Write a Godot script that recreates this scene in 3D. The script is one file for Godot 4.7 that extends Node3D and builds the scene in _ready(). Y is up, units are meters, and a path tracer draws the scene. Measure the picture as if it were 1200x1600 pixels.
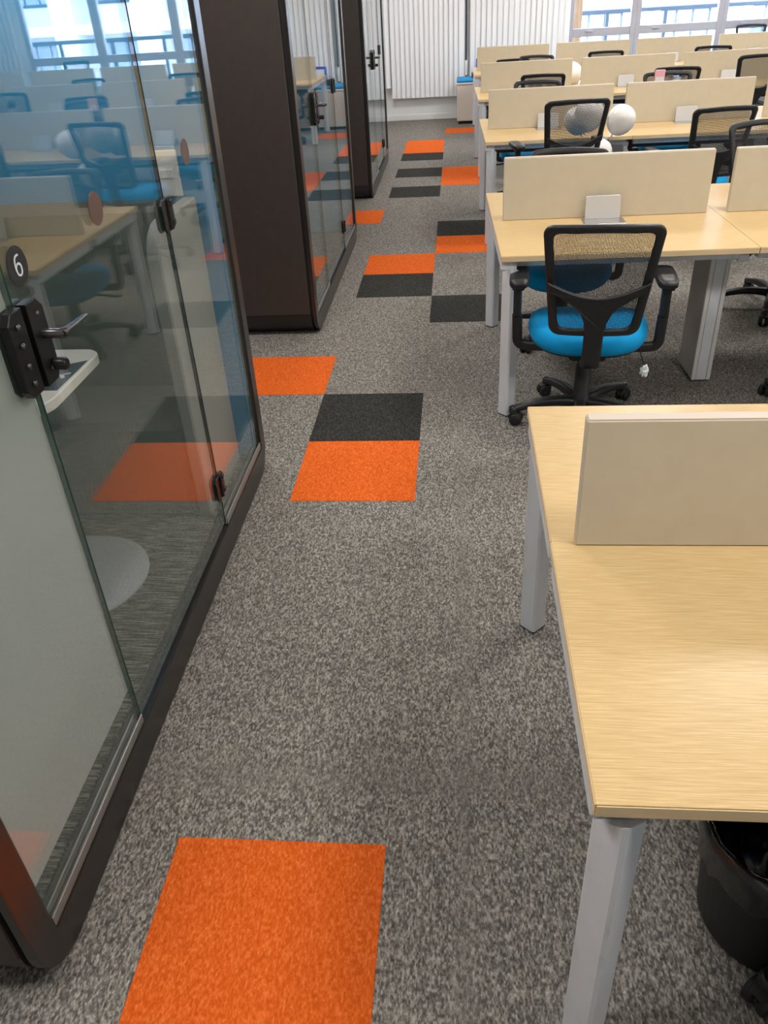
extends Node3D

var M := {}
var used := {}

# ---------------------------------------------------------------- small tools
func numbered(called: String) -> String:
	var n: int = used.get(called, 0)
	used[called] = n + 1
	return called if n == 0 else "%s_%03d" % [called, n]

func tag(o: Node3D, label: String, category: String, group := "") -> Node3D:
	o.set_meta("label", label)
	o.set_meta("category", category)
	if group != "":
		o.set_meta("group", group)
	return o

func thing(called: String, label: String, category: String, at := Vector3.ZERO, turn := 0.0, group := "") -> Node3D:
	var o := Node3D.new()
	o.name = numbered(called)
	add_child(o, true)
	o.position = at
	o.rotation.y = turn
	tag(o, label, category, group)
	return o

func mb() -> SurfaceTool:
	var st := SurfaceTool.new()
	st.begin(Mesh.PRIMITIVE_TRIANGLES)
	return st

func mesh_of(st: SurfaceTool) -> ArrayMesh:
	st.generate_normals()
	return st.commit()

func obj(called: String, m: Mesh, mat: Material, parent: Node3D = null) -> MeshInstance3D:
	var o := MeshInstance3D.new()
	o.mesh = m
	o.material_override = mat
	if parent == null:
		o.name = numbered(called)
		add_child(o, true)
	else:
		var n := 0
		var nm := called
		while parent.has_node(NodePath(nm)):
			n += 1
			nm = "%s_%03d" % [called, n]
		o.name = nm
		parent.add_child(o, true)
	return o

func part(called: String, st: SurfaceTool, mat: Material, parent: Node3D = null) -> MeshInstance3D:
	return obj(called, mesh_of(st), mat, parent)

func struct(called: String, st: SurfaceTool, mat: Material) -> MeshInstance3D:
	var o := part(called, st, mat)
	o.set_meta("kind", "structure")
	return o

func tri(st: SurfaceTool, a: Vector3, b: Vector3, c: Vector3) -> void:
	st.add_vertex(a)
	st.add_vertex(c)
	st.add_vertex(b)

func quad(st: SurfaceTool, a: Vector3, b: Vector3, c: Vector3, d: Vector3) -> void:
	tri(st, a, b, c)
	tri(st, a, c, d)

# box with chamfered edges
func box(st: SurfaceTool, c: Vector3, s: Vector3, bev := 0.0, bas := Basis()) -> void:
	st.set_smooth_group(-1)
	var h := s / 2.0
	var b: float = minf(bev, minf(h.x, minf(h.y, h.z)) * 0.9)
	if b <= 0.0:
		for ax in 3:
			for sg in [-1.0, 1.0]:
				var u := Vector3.ZERO
				var v := Vector3.ZERO
				var n := Vector3.ZERO
				n[ax] = h[ax] * sg
				u[(ax + 1) % 3] = h[(ax + 1) % 3]
				v[(ax + 2) % 3] = h[(ax + 2) % 3] * sg
				quad(st, c + bas * (n - u - v), c + bas * (n + u - v), c + bas * (n + u + v), c + bas * (n - u + v))
		return
	for ax in 3:
		var a1 := (ax + 1) % 3
		var a2 := (ax + 2) % 3
		for sg in [-1.0, 1.0]:
			var u := Vector3.ZERO
			var v := Vector3.ZERO
			var n := Vector3.ZERO
			n[ax] = h[ax] * sg
			u[a1] = h[a1] - b
			v[a2] = (h[a2] - b) * sg
			quad(st, c + bas * (n - u - v), c + bas * (n + u - v), c + bas * (n + u + v), c + bas * (n - u + v))
		# edges along ax
		for s1 in [-1.0, 1.0]:
			for s2 in [-1.0, 1.0]:
				var p := Vector3.ZERO
				var q := Vector3.ZERO
				p[a1] = h[a1] * s1
				p[a2] = (h[a2] - b) * s2
				q[a1] = (h[a1] - b) * s1
				q[a2] = h[a2] * s2
				var l := Vector3.ZERO
				l[ax] = h[ax] - b
				if s1 * s2 > 0:
					quad(st, c + bas * (p - l), c + bas * (q - l), c + bas * (q + l), c + bas * (p + l))
				else:
					quad(st, c + bas * (p + l), c + bas * (q + l), c + bas * (q - l), c + bas * (p - l))
	for sx in [-1.0, 1.0]:
		for sy in [-1.0, 1.0]:
			for sz in [-1.0, 1.0]:
				var px := Vector3(h.x * sx, (h.y - b) * sy, (h.z - b) * sz)
				var py := Vector3((h.x - b) * sx, h.y * sy, (h.z - b) * sz)
				var pz := Vector3((h.x - b) * sx, (h.y - b) * sy, h.z * sz)
				if sx * sy * sz > 0:
					tri(st, c + bas * px, c + bas * py, c + bas * pz)
				else:
					tri(st, c + bas * px, c + bas * pz, c + bas * py)

# rows of equal-length rings skinned together
func skin(st: SurfaceTool, rings: Array, closed := true, smooth := true) -> void:
	st.set_smooth_group(0 if smooth else -1)
	for i in rings.size() - 1:
		var a: PackedVector3Array = rings[i]
		var b: PackedVector3Array = rings[i + 1]
		var n := a.size()
		for k in (n if closed else n - 1):
			var k2 := (k + 1) % n
			quad(st, a[k], a[k2], b[k2], b[k])

func cap(st: SurfaceTool, r: PackedVector3Array, flip := false) -> void:
	st.set_smooth_group(-1)
	var c := Vector3.ZERO
	for p in r:
		c += p
	c /= r.size()
	for k in r.size():
		var k2 := (k + 1) % r.size()
		if flip:
			tri(st, c, r[k2], r[k])
		else:
			tri(st, c, r[k], r[k2])

# sweep a cross-section (2-D points, counter-clockwise) along a path; scales per point
func sweep(st: SurfaceTool, path: Array, section: PackedVector2Array, sx: Array, sy: Array, up := Vector3.UP, smooth := true) -> void:
	var rings := []
	for i in path.size():
		var t: Vector3
		if i == 0:
			t = path[1] - path[0]
		elif i == path.size() - 1:
			t = path[i] - path[i - 1]
		else:
			t = (path[i + 1] - path[i]).normalized() + (path[i] - path[i - 1]).normalized()
		t = t.normalized()
		var side: Vector3 = up.cross(t)
		if side.length() < 0.05:
			side = Vector3.RIGHT if absf(t.x) < 0.9 else Vector3.BACK
		side = (side - t * side.dot(t)).normalized()
		var nrm := t.cross(side)
		var r := PackedVector3Array()
		for p in section:
			r.append(path[i] + side * p.x * sx[i] + nrm * p.y * sy[i])
		rings.append(r)
	skin(st, rings, true, smooth)
	cap(st, rings[0], true)
	cap(st, rings[-1])

func circle2(n := 10) -> PackedVector2Array:
	var r := PackedVector2Array()
	for k in n:
		r.append(Vector2.from_angle(TAU * k / n))
	return r

func rect2(c := 0.25) -> PackedVector2Array:
	var e := 1.0 - c
	return PackedVector2Array([Vector2(1, -e), Vector2(1, e), Vector2(e, 1), Vector2(-e, 1), Vector2(-1, e), Vector2(-1, -e), Vector2(-e, -1), Vector2(e, -1)])

func fill(n: int, v: float) -> Array:
	var a := []
	a.resize(n)
	a.fill(v)
	return a

func tube(st: SurfaceTool, path: Array, r: float, sides := 10, up := Vector3.UP) -> void:
	sweep(st, path, circle2(sides), fill(path.size(), r), fill(path.size(), r), up)

# profile: Vector2(radius, y) from bottom to top
func lathe(st: SurfaceTool, c: Vector3, prof: Array, n := 24, bas := Basis(), smooth := true) -> void:
	var rings := []
	for p in prof:
		var r := PackedVector3Array()
		for k in n:
			var a := -TAU * k / n
			r.append(c + bas * Vector3(cos(a) * p.x, p.y, sin(a) * p.x))
		rings.append(r)
	skin(st, rings, true, smooth)
	if prof[0].x > 0.0:
		cap(st, rings[0], true)
	if prof[-1].x > 0.0:
		cap(st, rings[-1])

# rounded rectangle / quadrilateral loop, counter-clockwise in (x, y)
func round_poly(pts: Array, rad: Array, seg := 6) -> PackedVector2Array:
	var out := PackedVector2Array()
	var n := pts.size()
	for i in n:
		var p: Vector2 = pts[i]
		var d0: Vector2 = (pts[(i + n - 1) % n] - p).normalized()
		var d1: Vector2 = (pts[(i + 1) % n] - p).normalized()
		var half := absf(d0.angle_to(d1)) / 2.0
		var r: float = rad[i]
		var l := r / tan(half)
		var cen := p + (d0 + d1).normalized() * (r / sin(half))
		var a0 := (p + d0 * l - cen).angle()
		var a1 := (p + d1 * l - cen).angle()
		var da := wrapf(a1 - a0, -PI, PI)
		for k in seg + 1:
			out.append(cen + Vector2.from_angle(a0 + da * k / seg) * r)
	return out

# flat shape with thickness, mapped into space by f(x, y, depth)
func extrude(st: SurfaceTool, poly: PackedVector2Array, d0: float, d1: float, f: Callable, bev := 0.0) -> void:
	var inner := poly
	if bev > 0.0:
		var off := Geometry2D.offset_polygon(poly, -bev, Geometry2D.JOIN_MITER)
		if off.size() == 1 and off[0].size() == poly.size():
			# keep order: match nearest start
			var o: PackedVector2Array = off[0]
			var best := 0
			for k in o.size():
				if o[k].distance_to(poly[0]) < o[best].distance_to(poly[0]):
					best = k
			inner = PackedVector2Array()
			for k in o.size():
				inner.append(o[(k + best) % o.size()])
		else:
			bev = 0.0
	var rings := []
	var layers := [[poly, d0], [poly, d1]] if bev <= 0.0 else [[inner, d0], [poly, d0 + signf(d1 - d0) * bev], [poly, d1 - signf(d1 - d0) * bev], [inner, d1]]
	for l in layers:
		var r := PackedVector3Array()
		for p in l[0]:
			r.append(f.call(p.x, p.y, l[1]))
		rings.append(r)
	skin(st, rings, true, false)
	st.set_smooth_group(-1)
	var t := Geometry2D.triangulate_polygon(inner)
	for k in range(0, t.size(), 3):
		var a := t[k]
		var b := t[k + 1]
		var c := t[k + 2]
		var flip := (inner[b] - inner[a]).cross(inner[c] - inner[a]) < 0
		if flip:
			var s := b
			b = c
			c = s
		tri(st, rings[0][a], rings[0][c], rings[0][b])
		tri(st, rings[-1][a], rings[-1][b], rings[-1][c])

# frame between two loops of equal count, rounded section, mapped by f(x, y, depth)
func ring(st: SurfaceTool, outer: PackedVector2Array, inner: PackedVector2Array, d0: float, d1: float, f: Callable, b := 0.12, smooth := true) -> void:
	var sec := [[0.0, b], [b, 0.0], [1.0 - b, 0.0], [1.0, b], [1.0, 1.0 - b], [1.0 - b, 1.0], [b, 1.0], [0.0, 1.0 - b]]
	if b <= 0.0:
		sec = [[0.0, 0.0], [1.0, 0.0], [1.0, 1.0], [0.0, 1.0]]
	var loops := []
	for s in sec:
		var r := PackedVector3Array()
		for k in outer.size():
			var p: Vector2 = outer[k].lerp(inner[k], s[0])
			r.append(f.call(p.x, p.y, lerpf(d0, d1, s[1])))
		loops.append(r)
	loops.append(loops[0])
	st.set_smooth_group(0 if smooth else -1)
	for i in loops.size() - 1:
		var a: PackedVector3Array = loops[i]
		var c: PackedVector3Array = loops[i + 1]
		for k in a.size():
			var k2 := (k + 1) % a.size()
			quad(st, a[k2], a[k], c[k], c[k2])

# soft cushion: superellipse outline, layers of (scale, y)
func cushion(st: SurfaceTool, c: Vector3, hx: float, hz: float, n: float, layers: Array, f = null, seg := 36) -> void:
	var rings := []
	for l in layers:
		var r := PackedVector3Array()
		for k in seg:
			var a := -TAU * k / seg
			var ca := cos(a)
			var sa := sin(a)
			var p := Vector3(signf(ca) * pow(absf(ca), 2.0 / n) * hx * l.x, l.y, signf(sa) * pow(absf(sa), 2.0 / n) * hz * l.x)
			if f != null:
				p = f.call(p)
			r.append(c + p)
		rings.append(r)
	skin(st, rings)
	cap(st, rings[0], true)
	cap(st, rings[-1])

# ---------------------------------------------------------------- materials
func mat(color: Color, rough := 0.5, metal := 0.0, spec := 0.5) -> StandardMaterial3D:
	var m := StandardMaterial3D.new()
	m.albedo_color = color
	m.roughness = rough
	m.metallic = metal
	m.metallic_specular = spec
	return m

func noise_tex(sz: int, freq: float, ramp: Array, sd: int, oct := 2, kind := FastNoiseLite.TYPE_SIMPLEX_SMOOTH, h := 0, gain := 0.5) -> NoiseTexture2D:
	var n := FastNoiseLite.new()
	n.noise_type = kind
	n.seed = sd
	n.frequency = freq
	n.fractal_octaves = oct
	n.fractal_gain = gain
	var t := NoiseTexture2D.new()
	t.width = sz
	t.height = h if h > 0 else sz
	t.seamless = true
	t.noise = n
	if ramp.size() > 0:
		var g := Gradient.new()
		var off := PackedFloat32Array()
		var col := PackedColorArray()
		for r in ramp:
			off.append(r[0])
			col.append(r[1])
		g.offsets = off
		g.colors = col
		t.color_ramp = g
	return t

func tri_tex(m: StandardMaterial3D, t: Texture2D, scale: Vector3, world := true) -> StandardMaterial3D:
	m.albedo_texture = t
	m.uv1_triplanar = true
	m.uv1_world_triplanar = world
	m.uv1_scale = scale
	m.uv1_triplanar_sharpness = 8.0
	return m

func carpet_ramp(c: Array) -> Array:
	return [[0.12, c[0]], [0.38, c[1]], [0.5, c[2]], [0.62, c[3]], [0.88, c[4]]]

func g8(r: float, g: float, b: float, a := 1.0) -> Color:
	return Color(r / 255.0, g / 255.0, b / 255.0, a)

func make_materials() -> void:
	var hgt := noise_tex(1536, 0.2, [], 5, 3, FastNoiseLite.TYPE_VALUE, 0, 0.7)
	var carpets := {
		"carpet_grey": [g8(64, 62, 59), g8(101, 97, 92), g8(123, 118, 112), g8(145, 140, 132), g8(190, 184, 175)],
		"carpet_orange": [g8(188, 78, 22), g8(208, 91, 30), g8(216, 98, 36), g8(223, 105, 43), g8(236, 128, 70)],
		"carpet_dark": [g8(30, 29, 28), g8(46, 45, 43), g8(54, 53, 50), g8(62, 61, 57), g8(86, 84, 79)],
	}
	for k in carpets:
		var m := mat(Color.WHITE, 0.95, 0.0, 0.2)
		tri_tex(m, noise_tex(1536, 0.2, carpet_ramp(carpets[k]), 5, 3, FastNoiseLite.TYPE_VALUE, 0, 0.7), Vector3(0.8, 0.8, 0.42))
		m.heightmap_enabled = true
		m.heightmap_texture = hgt
		m.heightmap_scale = 0.15
		M[k] = m
	var wood := noise_tex(1024, 0.03, [[0.0, g8(184, 154, 106)], [0.42, g8(199, 170, 121)], [0.6, g8(205, 176, 127)], [1.0, g8(220, 195, 150)]], 11, 5, FastNoiseLite.TYPE_SIMPLEX_SMOOTH, 0, 0.62)
	M.wood = tri_tex(mat(Color.WHITE, 0.32, 0.0, 0.38), wood, Vector3(0.28, 8.0, 8.0))
	M.wood_edge = tri_tex(mat(Color.WHITE, 0.45), noise_tex(256, 0.02, [[0.0, g8(226, 198, 152)], [1.0, g8(240, 214, 172)]], 14, 3), Vector3(0.6, 4.0, 4.0))
	M.taupe = tri_tex(mat(Color.WHITE, 0.6, 0.0, 0.4), noise_tex(256, 0.02, [[0.0, g8(193, 182, 160)], [1.0, g8(198, 188, 166)]], 2, 3), Vector3(2, 2, 2))
	M.taupe_edge = mat(g8(196, 180, 164), 0.5)
	M.leg = tri_tex(mat(Color.WHITE, 0.4, 0.1, 0.5), noise_tex(512, 0.012, [[0.0, g8(206, 209, 213)], [0.3, g8(222, 225, 229)], [1.0, g8(228, 231, 235)]], 21, 4), Vector3(3, 1.2, 3))
	M.leg_panel = mat(g8(186, 183, 178), 0.5, 0.0)
	M.leg_strip = mat(g8(224, 222, 219), 0.4, 0.1)
	M.foot = mat(g8(22, 22, 22), 0.7)
	M.tray = mat(g8(58, 60, 66), 0.6)
	M.flap = mat(g8(206, 204, 202), 0.4, 0.4)
	M.black = mat(g8(27, 27, 29), 0.42)
	M.black_soft = mat(g8(24, 24, 26), 0.6)
	M.mesh = mat(g8(26, 26, 28), 0.7)
	var blue := mat(g8(0, 142, 200), 0.75, 0.0, 0.3)
	blue.rim_enabled = true
	blue.rim = 0.25
	M.seat_blue = blue
	M.booth = tri_tex(mat(Color.WHITE, 0.42, 0.0, 0.45), noise_tex(256, 0.03, [[0.0, g8(59, 53, 50)], [1.0, g8(64, 58, 54)]], 3, 3), Vector3(2, 2, 2))
	M.booth_trim = mat(g8(46, 45, 46), 0.4)
	M.booth_frame = mat(g8(36, 32, 30), 0.28, 0.0, 0.6)
	M.film = mat(g8(166, 172, 166), 0.8)
	M.base_grey = mat(g8(150, 152, 152), 0.6)
	M.film.backlight_enabled = true
	M.film.backlight = Color(0.5, 0.5, 0.5)
	var glass := mat(Color(0.62, 0.74, 0.68, 0.05), 0.0)
	glass.transparency = BaseMaterial3D.TRANSPARENCY_ALPHA
	M.glass = glass
	var wg := mat(Color(0.8, 0.9, 0.95, 0.03), 0.0)
	wg.transparency = BaseMaterial3D.TRANSPARENCY_ALPHA
	M.window_glass = wg
	M.glass_edge = mat(g8(24, 62, 54), 0.15)
	M.alu = mat(g8(172, 170, 166), 0.3, 0.8)
	M.black_metal = mat(g8(24, 23, 23), 0.35, 0.3)
	M.lever_metal = mat(g8(90, 90, 92), 0.25, 0.8)
	M.felt_blue = tri_tex(mat(Color.WHITE, 0.95, 0.0, 0.2), noise_tex(256, 0.2, [[0.0, g8(0, 122, 172)], [1.0, g8(0, 146, 200)]], 4, 2), Vector3(4, 4, 4))
	M.felt_grey = tri_tex(mat(Color.WHITE, 0.95, 0.0, 0.2), noise_tex(256, 0.2, [[0.0, g8(140, 140, 134)], [1.0, g8(160, 160, 153)]], 6, 2), Vector3(4, 4, 4))
	M.felt_dark = tri_tex(mat(Color.WHITE, 0.95, 0.0, 0.2), noise_tex(256, 0.2, [[0.0, g8(70, 69, 66)], [1.0, g8(84, 82, 79)]], 7, 2), Vector3(4, 4, 4))
	M.booth_carpet = tri_tex(mat(Color.WHITE, 0.95, 0.0, 0.2), noise_tex(512, 0.05, [[0.15, g8(40, 38, 35)], [0.5, g8(84, 80, 74)], [0.85, g8(140, 134, 124)]], 8, 3), Vector3(0.4, 3, 4.5))
	M.white_top = mat(g8(236, 232, 220), 0.4)
	M.navy = mat(g8(24, 40, 58), 0.5)
	M.print_light = mat(g8(214, 218, 222), 0.6)
	M.brown_dot = mat(g8(92, 66, 52), 0.5)
	M.white_plastic = mat(g8(232, 231, 226), 0.4)
	M.wall = tri_tex(mat(Color.WHITE, 0.8, 0.0, 0.3), noise_tex(256, 0.01, [[0.0, g8(229, 229, 227)], [1.0, g8(235, 235, 234)]], 9, 3), Vector3(0.5, 0.5, 0.5))
	M.ceiling = mat(g8(236, 236, 234), 0.9)
	var slat := mat(g8(240, 241, 244), 0.7)
	slat.backlight_enabled = true
	slat.backlight = Color(0.25, 0.25, 0.25)
	M.slat = slat
	M.win_frame = mat(g8(176, 175, 186), 0.4, 0.2)
	M.ped = mat(g8(226, 216, 204), 0.5)
	M.blue_pad = mat(g8(0, 140, 205), 0.7)
	M.blue_frame = mat(g8(40, 60, 190), 0.5)
	M.balloon = mat(g8(240, 236, 230), 0.3)
	M.balloon.backlight_enabled = true
	M.balloon.backlight = Color(0.3, 0.3, 0.3)
	M.bin = mat(g8(17, 17, 18), 0.5)
	M.bag = mat(g8(9, 9, 10), 0.16, 0.0, 0.7)
	M.pink = mat(g8(236, 176, 180), 0.6)
	M.concrete = mat(g8(205, 203, 200), 0.9)
	M.building = mat(g8(232, 232, 236), 0.9)
	M.building_pane = mat(g8(150, 165, 185), 0.4)  # blue-grey panes of the building windows
	M.rail = mat(g8(44, 56, 72), 0.5)
	M.brown_wood = tri_tex(mat(Color.WHITE, 0.6), noise_tex(256, 0.03, [[0.0, g8(132, 96, 62)], [1.0, g8(166, 126, 86)]], 12, 3), Vector3(4, 0.5, 4))
	M.chrome_bag = mat(Color(0.9, 0.92, 0.92), 0.2, 0.0)

# ---------------------------------------------------------------- chair
func bp(x: float, y: float, d: float) -> Vector3:
	var z := lerpf(0.315, 0.425, (y - 0.53) / 0.44) - 0.030 * pow(x / 0.2, 2.0)
	return Vector3(x, y, z + d)

func make_chair(lift: float, star := 0.0, called := "office_chair") -> Node3D:
	var t := Node3D.new()
	t.name = numbered(called)
	add_child(t, true)
	var U := Vector3(0, lift, 0)
	# base
	var st := mb()
	lathe(st, Vector3.ZERO, [Vector2(0.03, 0.066), Vector2(0.046, 0.07), Vector2(0.046, 0.112), Vector2(0.036, 0.125), Vector2(0.034, 0.27), Vector2(0.031, 0.275), Vector2(0.031, 0.29)], 20)
	part("base_hub", st, M.black, t)
	st = mb()
	lathe(st, Vector3.ZERO, [Vector2(0.02, 0.29), Vector2(0.02, 0.375 + lift)], 16)
	part("gas_column", st, M.black_metal, t)
	for k in 5:
		var a := TAU * k / 5.0 + star
		var dir := Vector3(cos(a), 0, sin(a))
		var path := []
		var ws := []
		var hs := []
		for j in 9:
			var u := j / 8.0
			path.append(dir * lerpf(0.03, 0.305, u) + Vector3(0, lerpf(0.095, 0.072, u * u) + 0.012 * sin(u * PI), 0))
			ws.append(lerpf(0.027, 0.019, u))
			hs.append(lerpf(0.021, 0.013, u))
		st = mb()
		sweep(st, path, rect2(0.35), ws, hs)
		lathe(st, dir * 0.3, [Vector2(0.021, 0.058), Vector2(0.021, 0.084), Vector2(0.014, 0.088)], 12)
		var lg := part("leg", st, M.black, t)
		st = mb()
		var sw := a + 0.9 + k * 1.3
		var cb := Basis(Vector3.UP, -sw)
		var cc := dir * 0.3
		for s in [-1.0, 1.0]:
			lathe(st, cc + cb * Vector3(0.012, 0.0285, s * 0.017), [Vector2(0.012, -0.011), Vector2(0.025, -0.010), Vector2(0.0285, -0.006), Vector2(0.0285, 0.006), Vector2(0.025, 0.010), Vector2(0.012, 0.011)], 16, cb * Basis(Vector3.RIGHT, PI / 2))
		sweep(st, [cc + cb * Vector3(-0.02, 0.03, 0), cc + cb * Vector3(-0.012, 0.05, 0), cc + cb * Vector3(0.012, 0.06, 0), cc + cb * Vector3(0.034, 0.05, 0)], rect2(0.4), [0.012, 0.02, 0.02, 0.014], [0.004, 0.006, 0.006, 0.004], Vector3.UP)
		part("caster", st, M.black_soft, lg)
	# mechanism, seat
	st = mb()
	box(st, U + Vector3(0, 0.378, 0.03), Vector3(0.15, 0.045, 0.26), 0.012)
	box(st, U + Vector3(0, 0.358, 0.0), Vector3(0.09, 0.03, 0.12), 0.01)
	var mech := part("tilt_mechanism", st, M.black_soft, t)
	st = mb()
	tube(st, [U + Vector3(0.06, 0.37, -0.03), U + Vector3(0.2, 0.368, -0.04), U + Vector3(0.25, 0.362, -0.045)], 0.006, 8)
	box(st, U + Vector3(0.275, 0.360, -0.046), Vector3(0.07, 0.012, 0.03), 0.005)
	part("lever", st, M.black, mech)
	st = mb()
	var warp := func(p: Vector3) -> Vector3:
		var f := clampf(-p.z / 0.235, 0.0, 1.0)
		return Vector3(p.x * (1.0 - 0.10 * clampf(p.z / 0.235, 0.0, 1.0)), p.y - 0.03 * f * f * f + 0.012 * pow(absf(p.x) / 0.245, 2.0) * 0.6, p.z)
	cushion(st, U, 0.248, 0.245, 3.0, [Vector2(0.88, 0.408), Vector2(0.96, 0.412), Vector2(1.0, 0.432), Vector2(1.0, 0.45), Vector2(0.965, 0.472), Vector2(0.88, 0.486), Vector2(0.6, 0.492), Vector2(0.2, 0.49)], warp)
	part("seat", st, M.seat_blue, t)
	st = mb()
	cushion(st, U, 0.225, 0.222, 3.0, [Vector2(0.8, 0.392), Vector2(1.0, 0.4), Vector2(1.0, 0.416)], warp)
	part("seat_pan", st, M.black_soft, t)
	# back
	var lifted := func(x: float, y: float, d: float) -> Vector3: return bp(x, y, d) + U
	var outer := round_poly([Vector2(-0.168, 0.532), Vector2(0.168, 0.532), Vector2(0.214, 0.965), Vector2(-0.214, 0.965)], [0.045, 0.045, 0.032, 0.032], 8)
	var inner := round_poly([Vector2(-0.136, 0.560), Vector2(0.136, 0.560), Vector2(0.178, 0.935), Vector2(-0.178, 0.935)], [0.034, 0.034, 0.02, 0.02], 8)
	# extra points along the edges so that the frame follows the curve of the back
	outer = refine(outer, 6)
	inner = refine(inner, 6)
	for k in outer.size():
		if outer[k].y > 0.9:
			outer[k].y += 0.010 * (1.0 - pow(outer[k].x / 0.214, 2.0))
			inner[k].y += 0.010 * (1.0 - pow(inner[k].x / 0.214, 2.0)) if inner[k].y > 0.9 else 0.0
	st = mb()
	ring(st, outer, inner, -0.012, 0.014, lifted, 0.2)
	part("back_frame", st, M.black, t)
	st = mb()
	st.set_smooth_group(-1)
	var pitch := 0.0052
	var w := 0.00095
	var x := -0.2
	while x < 0.2:
		var cl := Geometry2D.intersect_polyline_with_polygon(PackedVector2Array([Vector2(x, 0.5), Vector2(x, 1.0)]), inner)
		for seg in cl:
			var y0: float = minf(seg[0].y, seg[-1].y) - 0.006
			var y1: float = maxf(seg[0].y, seg[-1].y) + 0.006
			quad(st, lifted.call(x - w, y0, 0.0), lifted.call(x + w, y0, 0.0), lifted.call(x + w, y1, 0.0), lifted.call(x - w, y1, 0.0))
		x += pitch
	var y := 0.555
	while y < 0.95:
		var cl := Geometry2D.intersect_polyline_with_polygon(PackedVector2Array([Vector2(-0.3, y), Vector2(0.3, y)]), inner)
		for seg in cl:
			var x0: float = minf(seg[0].x, seg[-1].x) - 0.006
			var x1: float = maxf(seg[0].x, seg[-1].x) + 0.006
			for j in 6:
				var a := lerpf(x0, x1, j / 6.0)
				var b := lerpf(x0, x1, (j + 1) / 6.0)
				quad(st, lifted.call(a, y - w, 0.001), lifted.call(b, y - w, 0.001), lifted.call(b, y + w, 0.001), lifted.call(a, y + w, 0.001))
		y += pitch
	part("back_mesh", st, M.mesh, t)
	# Y-shaped lumbar support and spine
	var poly := PackedVector2Array()
	for j in 17:
		var u := lerpf(-1.0, 1.0, j / 16.0)
		poly.append(Vector2(u * 0.186, 0.700 + 0.058 * pow(absf(u), 1.7)))
	poly.reverse()
	var low := PackedVector2Array([Vector2(-0.184, 0.718), Vector2(-0.14, 0.700), Vector2(-0.09, 0.668), Vector2(-0.058, 0.636), Vector2(-0.043, 0.60), Vector2(-0.037, 0.56), Vector2(-0.036, 0.50)])
	for p in low:
		poly.append(p)
	for k in low.size():
		var p: Vector2 = low[low.size() - 1 - k]
		poly.append(Vector2(-p.x, p.y))
	st = mb()
	extrude(st, poly, 0.012, 0.034, lifted, 0.004)
	part("back_support", st, M.black, t)
	st = mb()
	sweep(st, [U + Vector3(0, 0.56, 0.345), U + Vector3(0, 0.5, 0.333), U + Vector3(0, 0.44, 0.315), U + Vector3(0, 0.40, 0.285), U + Vector3(0, 0.383, 0.22), U + Vector3(0, 0.38, 0.12)], rect2(0.35), [0.036, 0.036, 0.036, 0.036, 0.034, 0.032], [0.011, 0.014, 0.016, 0.018, 0.016, 0.014], Vector3.BACK)
	part("spine", st, M.black, t)
	# arms
	for s in [-1.0, 1.0]:
		st = mb()
		var path := [U + Vector3(s * 0.10, 0.385, 0.06)]
		path.append(U + Vector3(s * 0.25, 0.385, 0.05))
		for j in 6:
			var a := (j / 5.0) * PI / 2
			path.append(U + Vector3(s * (0.262 + 0.03 * sin(a)), 0.415 - 0.03 * cos(a), 0.045))
		path.append(U + Vector3(s * 0.296, 0.52, 0.04))
		sweep(st, path, rect2(0.5), fill(path.size(), 0.021), fill(path.size(), 0.012), Vector3.BACK)
		box(st, U + Vector3(s * 0.297, 0.575, 0.038), Vector3(0.034, 0.125, 0.056), 0.008)
		box(st, U + Vector3(s * 0.295, 0.64, 0.03), Vector3(0.05, 0.012, 0.12), 0.004)
		var arm := part("armrest", st, M.black, t)
		st = mb()
		cushion(st, U + Vector3(s * 0.293, 0, -0.01), 0.041, 0.125, 4.0, [Vector2(0.9, 0.645), Vector2(1.0, 0.652), Vector2(1.0, 0.668), Vector2(0.93, 0.676), Vector2(0.6, 0.679)])
		part("arm_pad", st, M.black, arm)
	return t

func refine(loop: PackedVector2Array, n: int) -> PackedVector2Array:
	# split the long straight runs; round_poly gives 4 corners of equal count, so both loops refine alike
	var out := PackedVector2Array()
	var per := loop.size() / 4
	for i in loop.size():
		out.append(loop[i])
		if i % per == per - 1:
			var b := loop[(i + 1) % loop.size()]
			for j in range(1, n):
				out.append(loop[i].lerp(b, float(j) / n))
	return out

func copy_chair(src: Node3D, at: Vector3, turn: float, label: String, group: String, first := false) -> Node3D:
	var c := src
	if not first:
		c = src.duplicate()
		c.name = numbered("office_chair")
		add_child(c, true)
	c.position = at
	c.rotation.y = turn
	tag(c, label, "chair", group)
	return c

# ---------------------------------------------------------------- desks
const TOP := 0.735
const UNIT := 1.04
const HALF := 0.617

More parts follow.
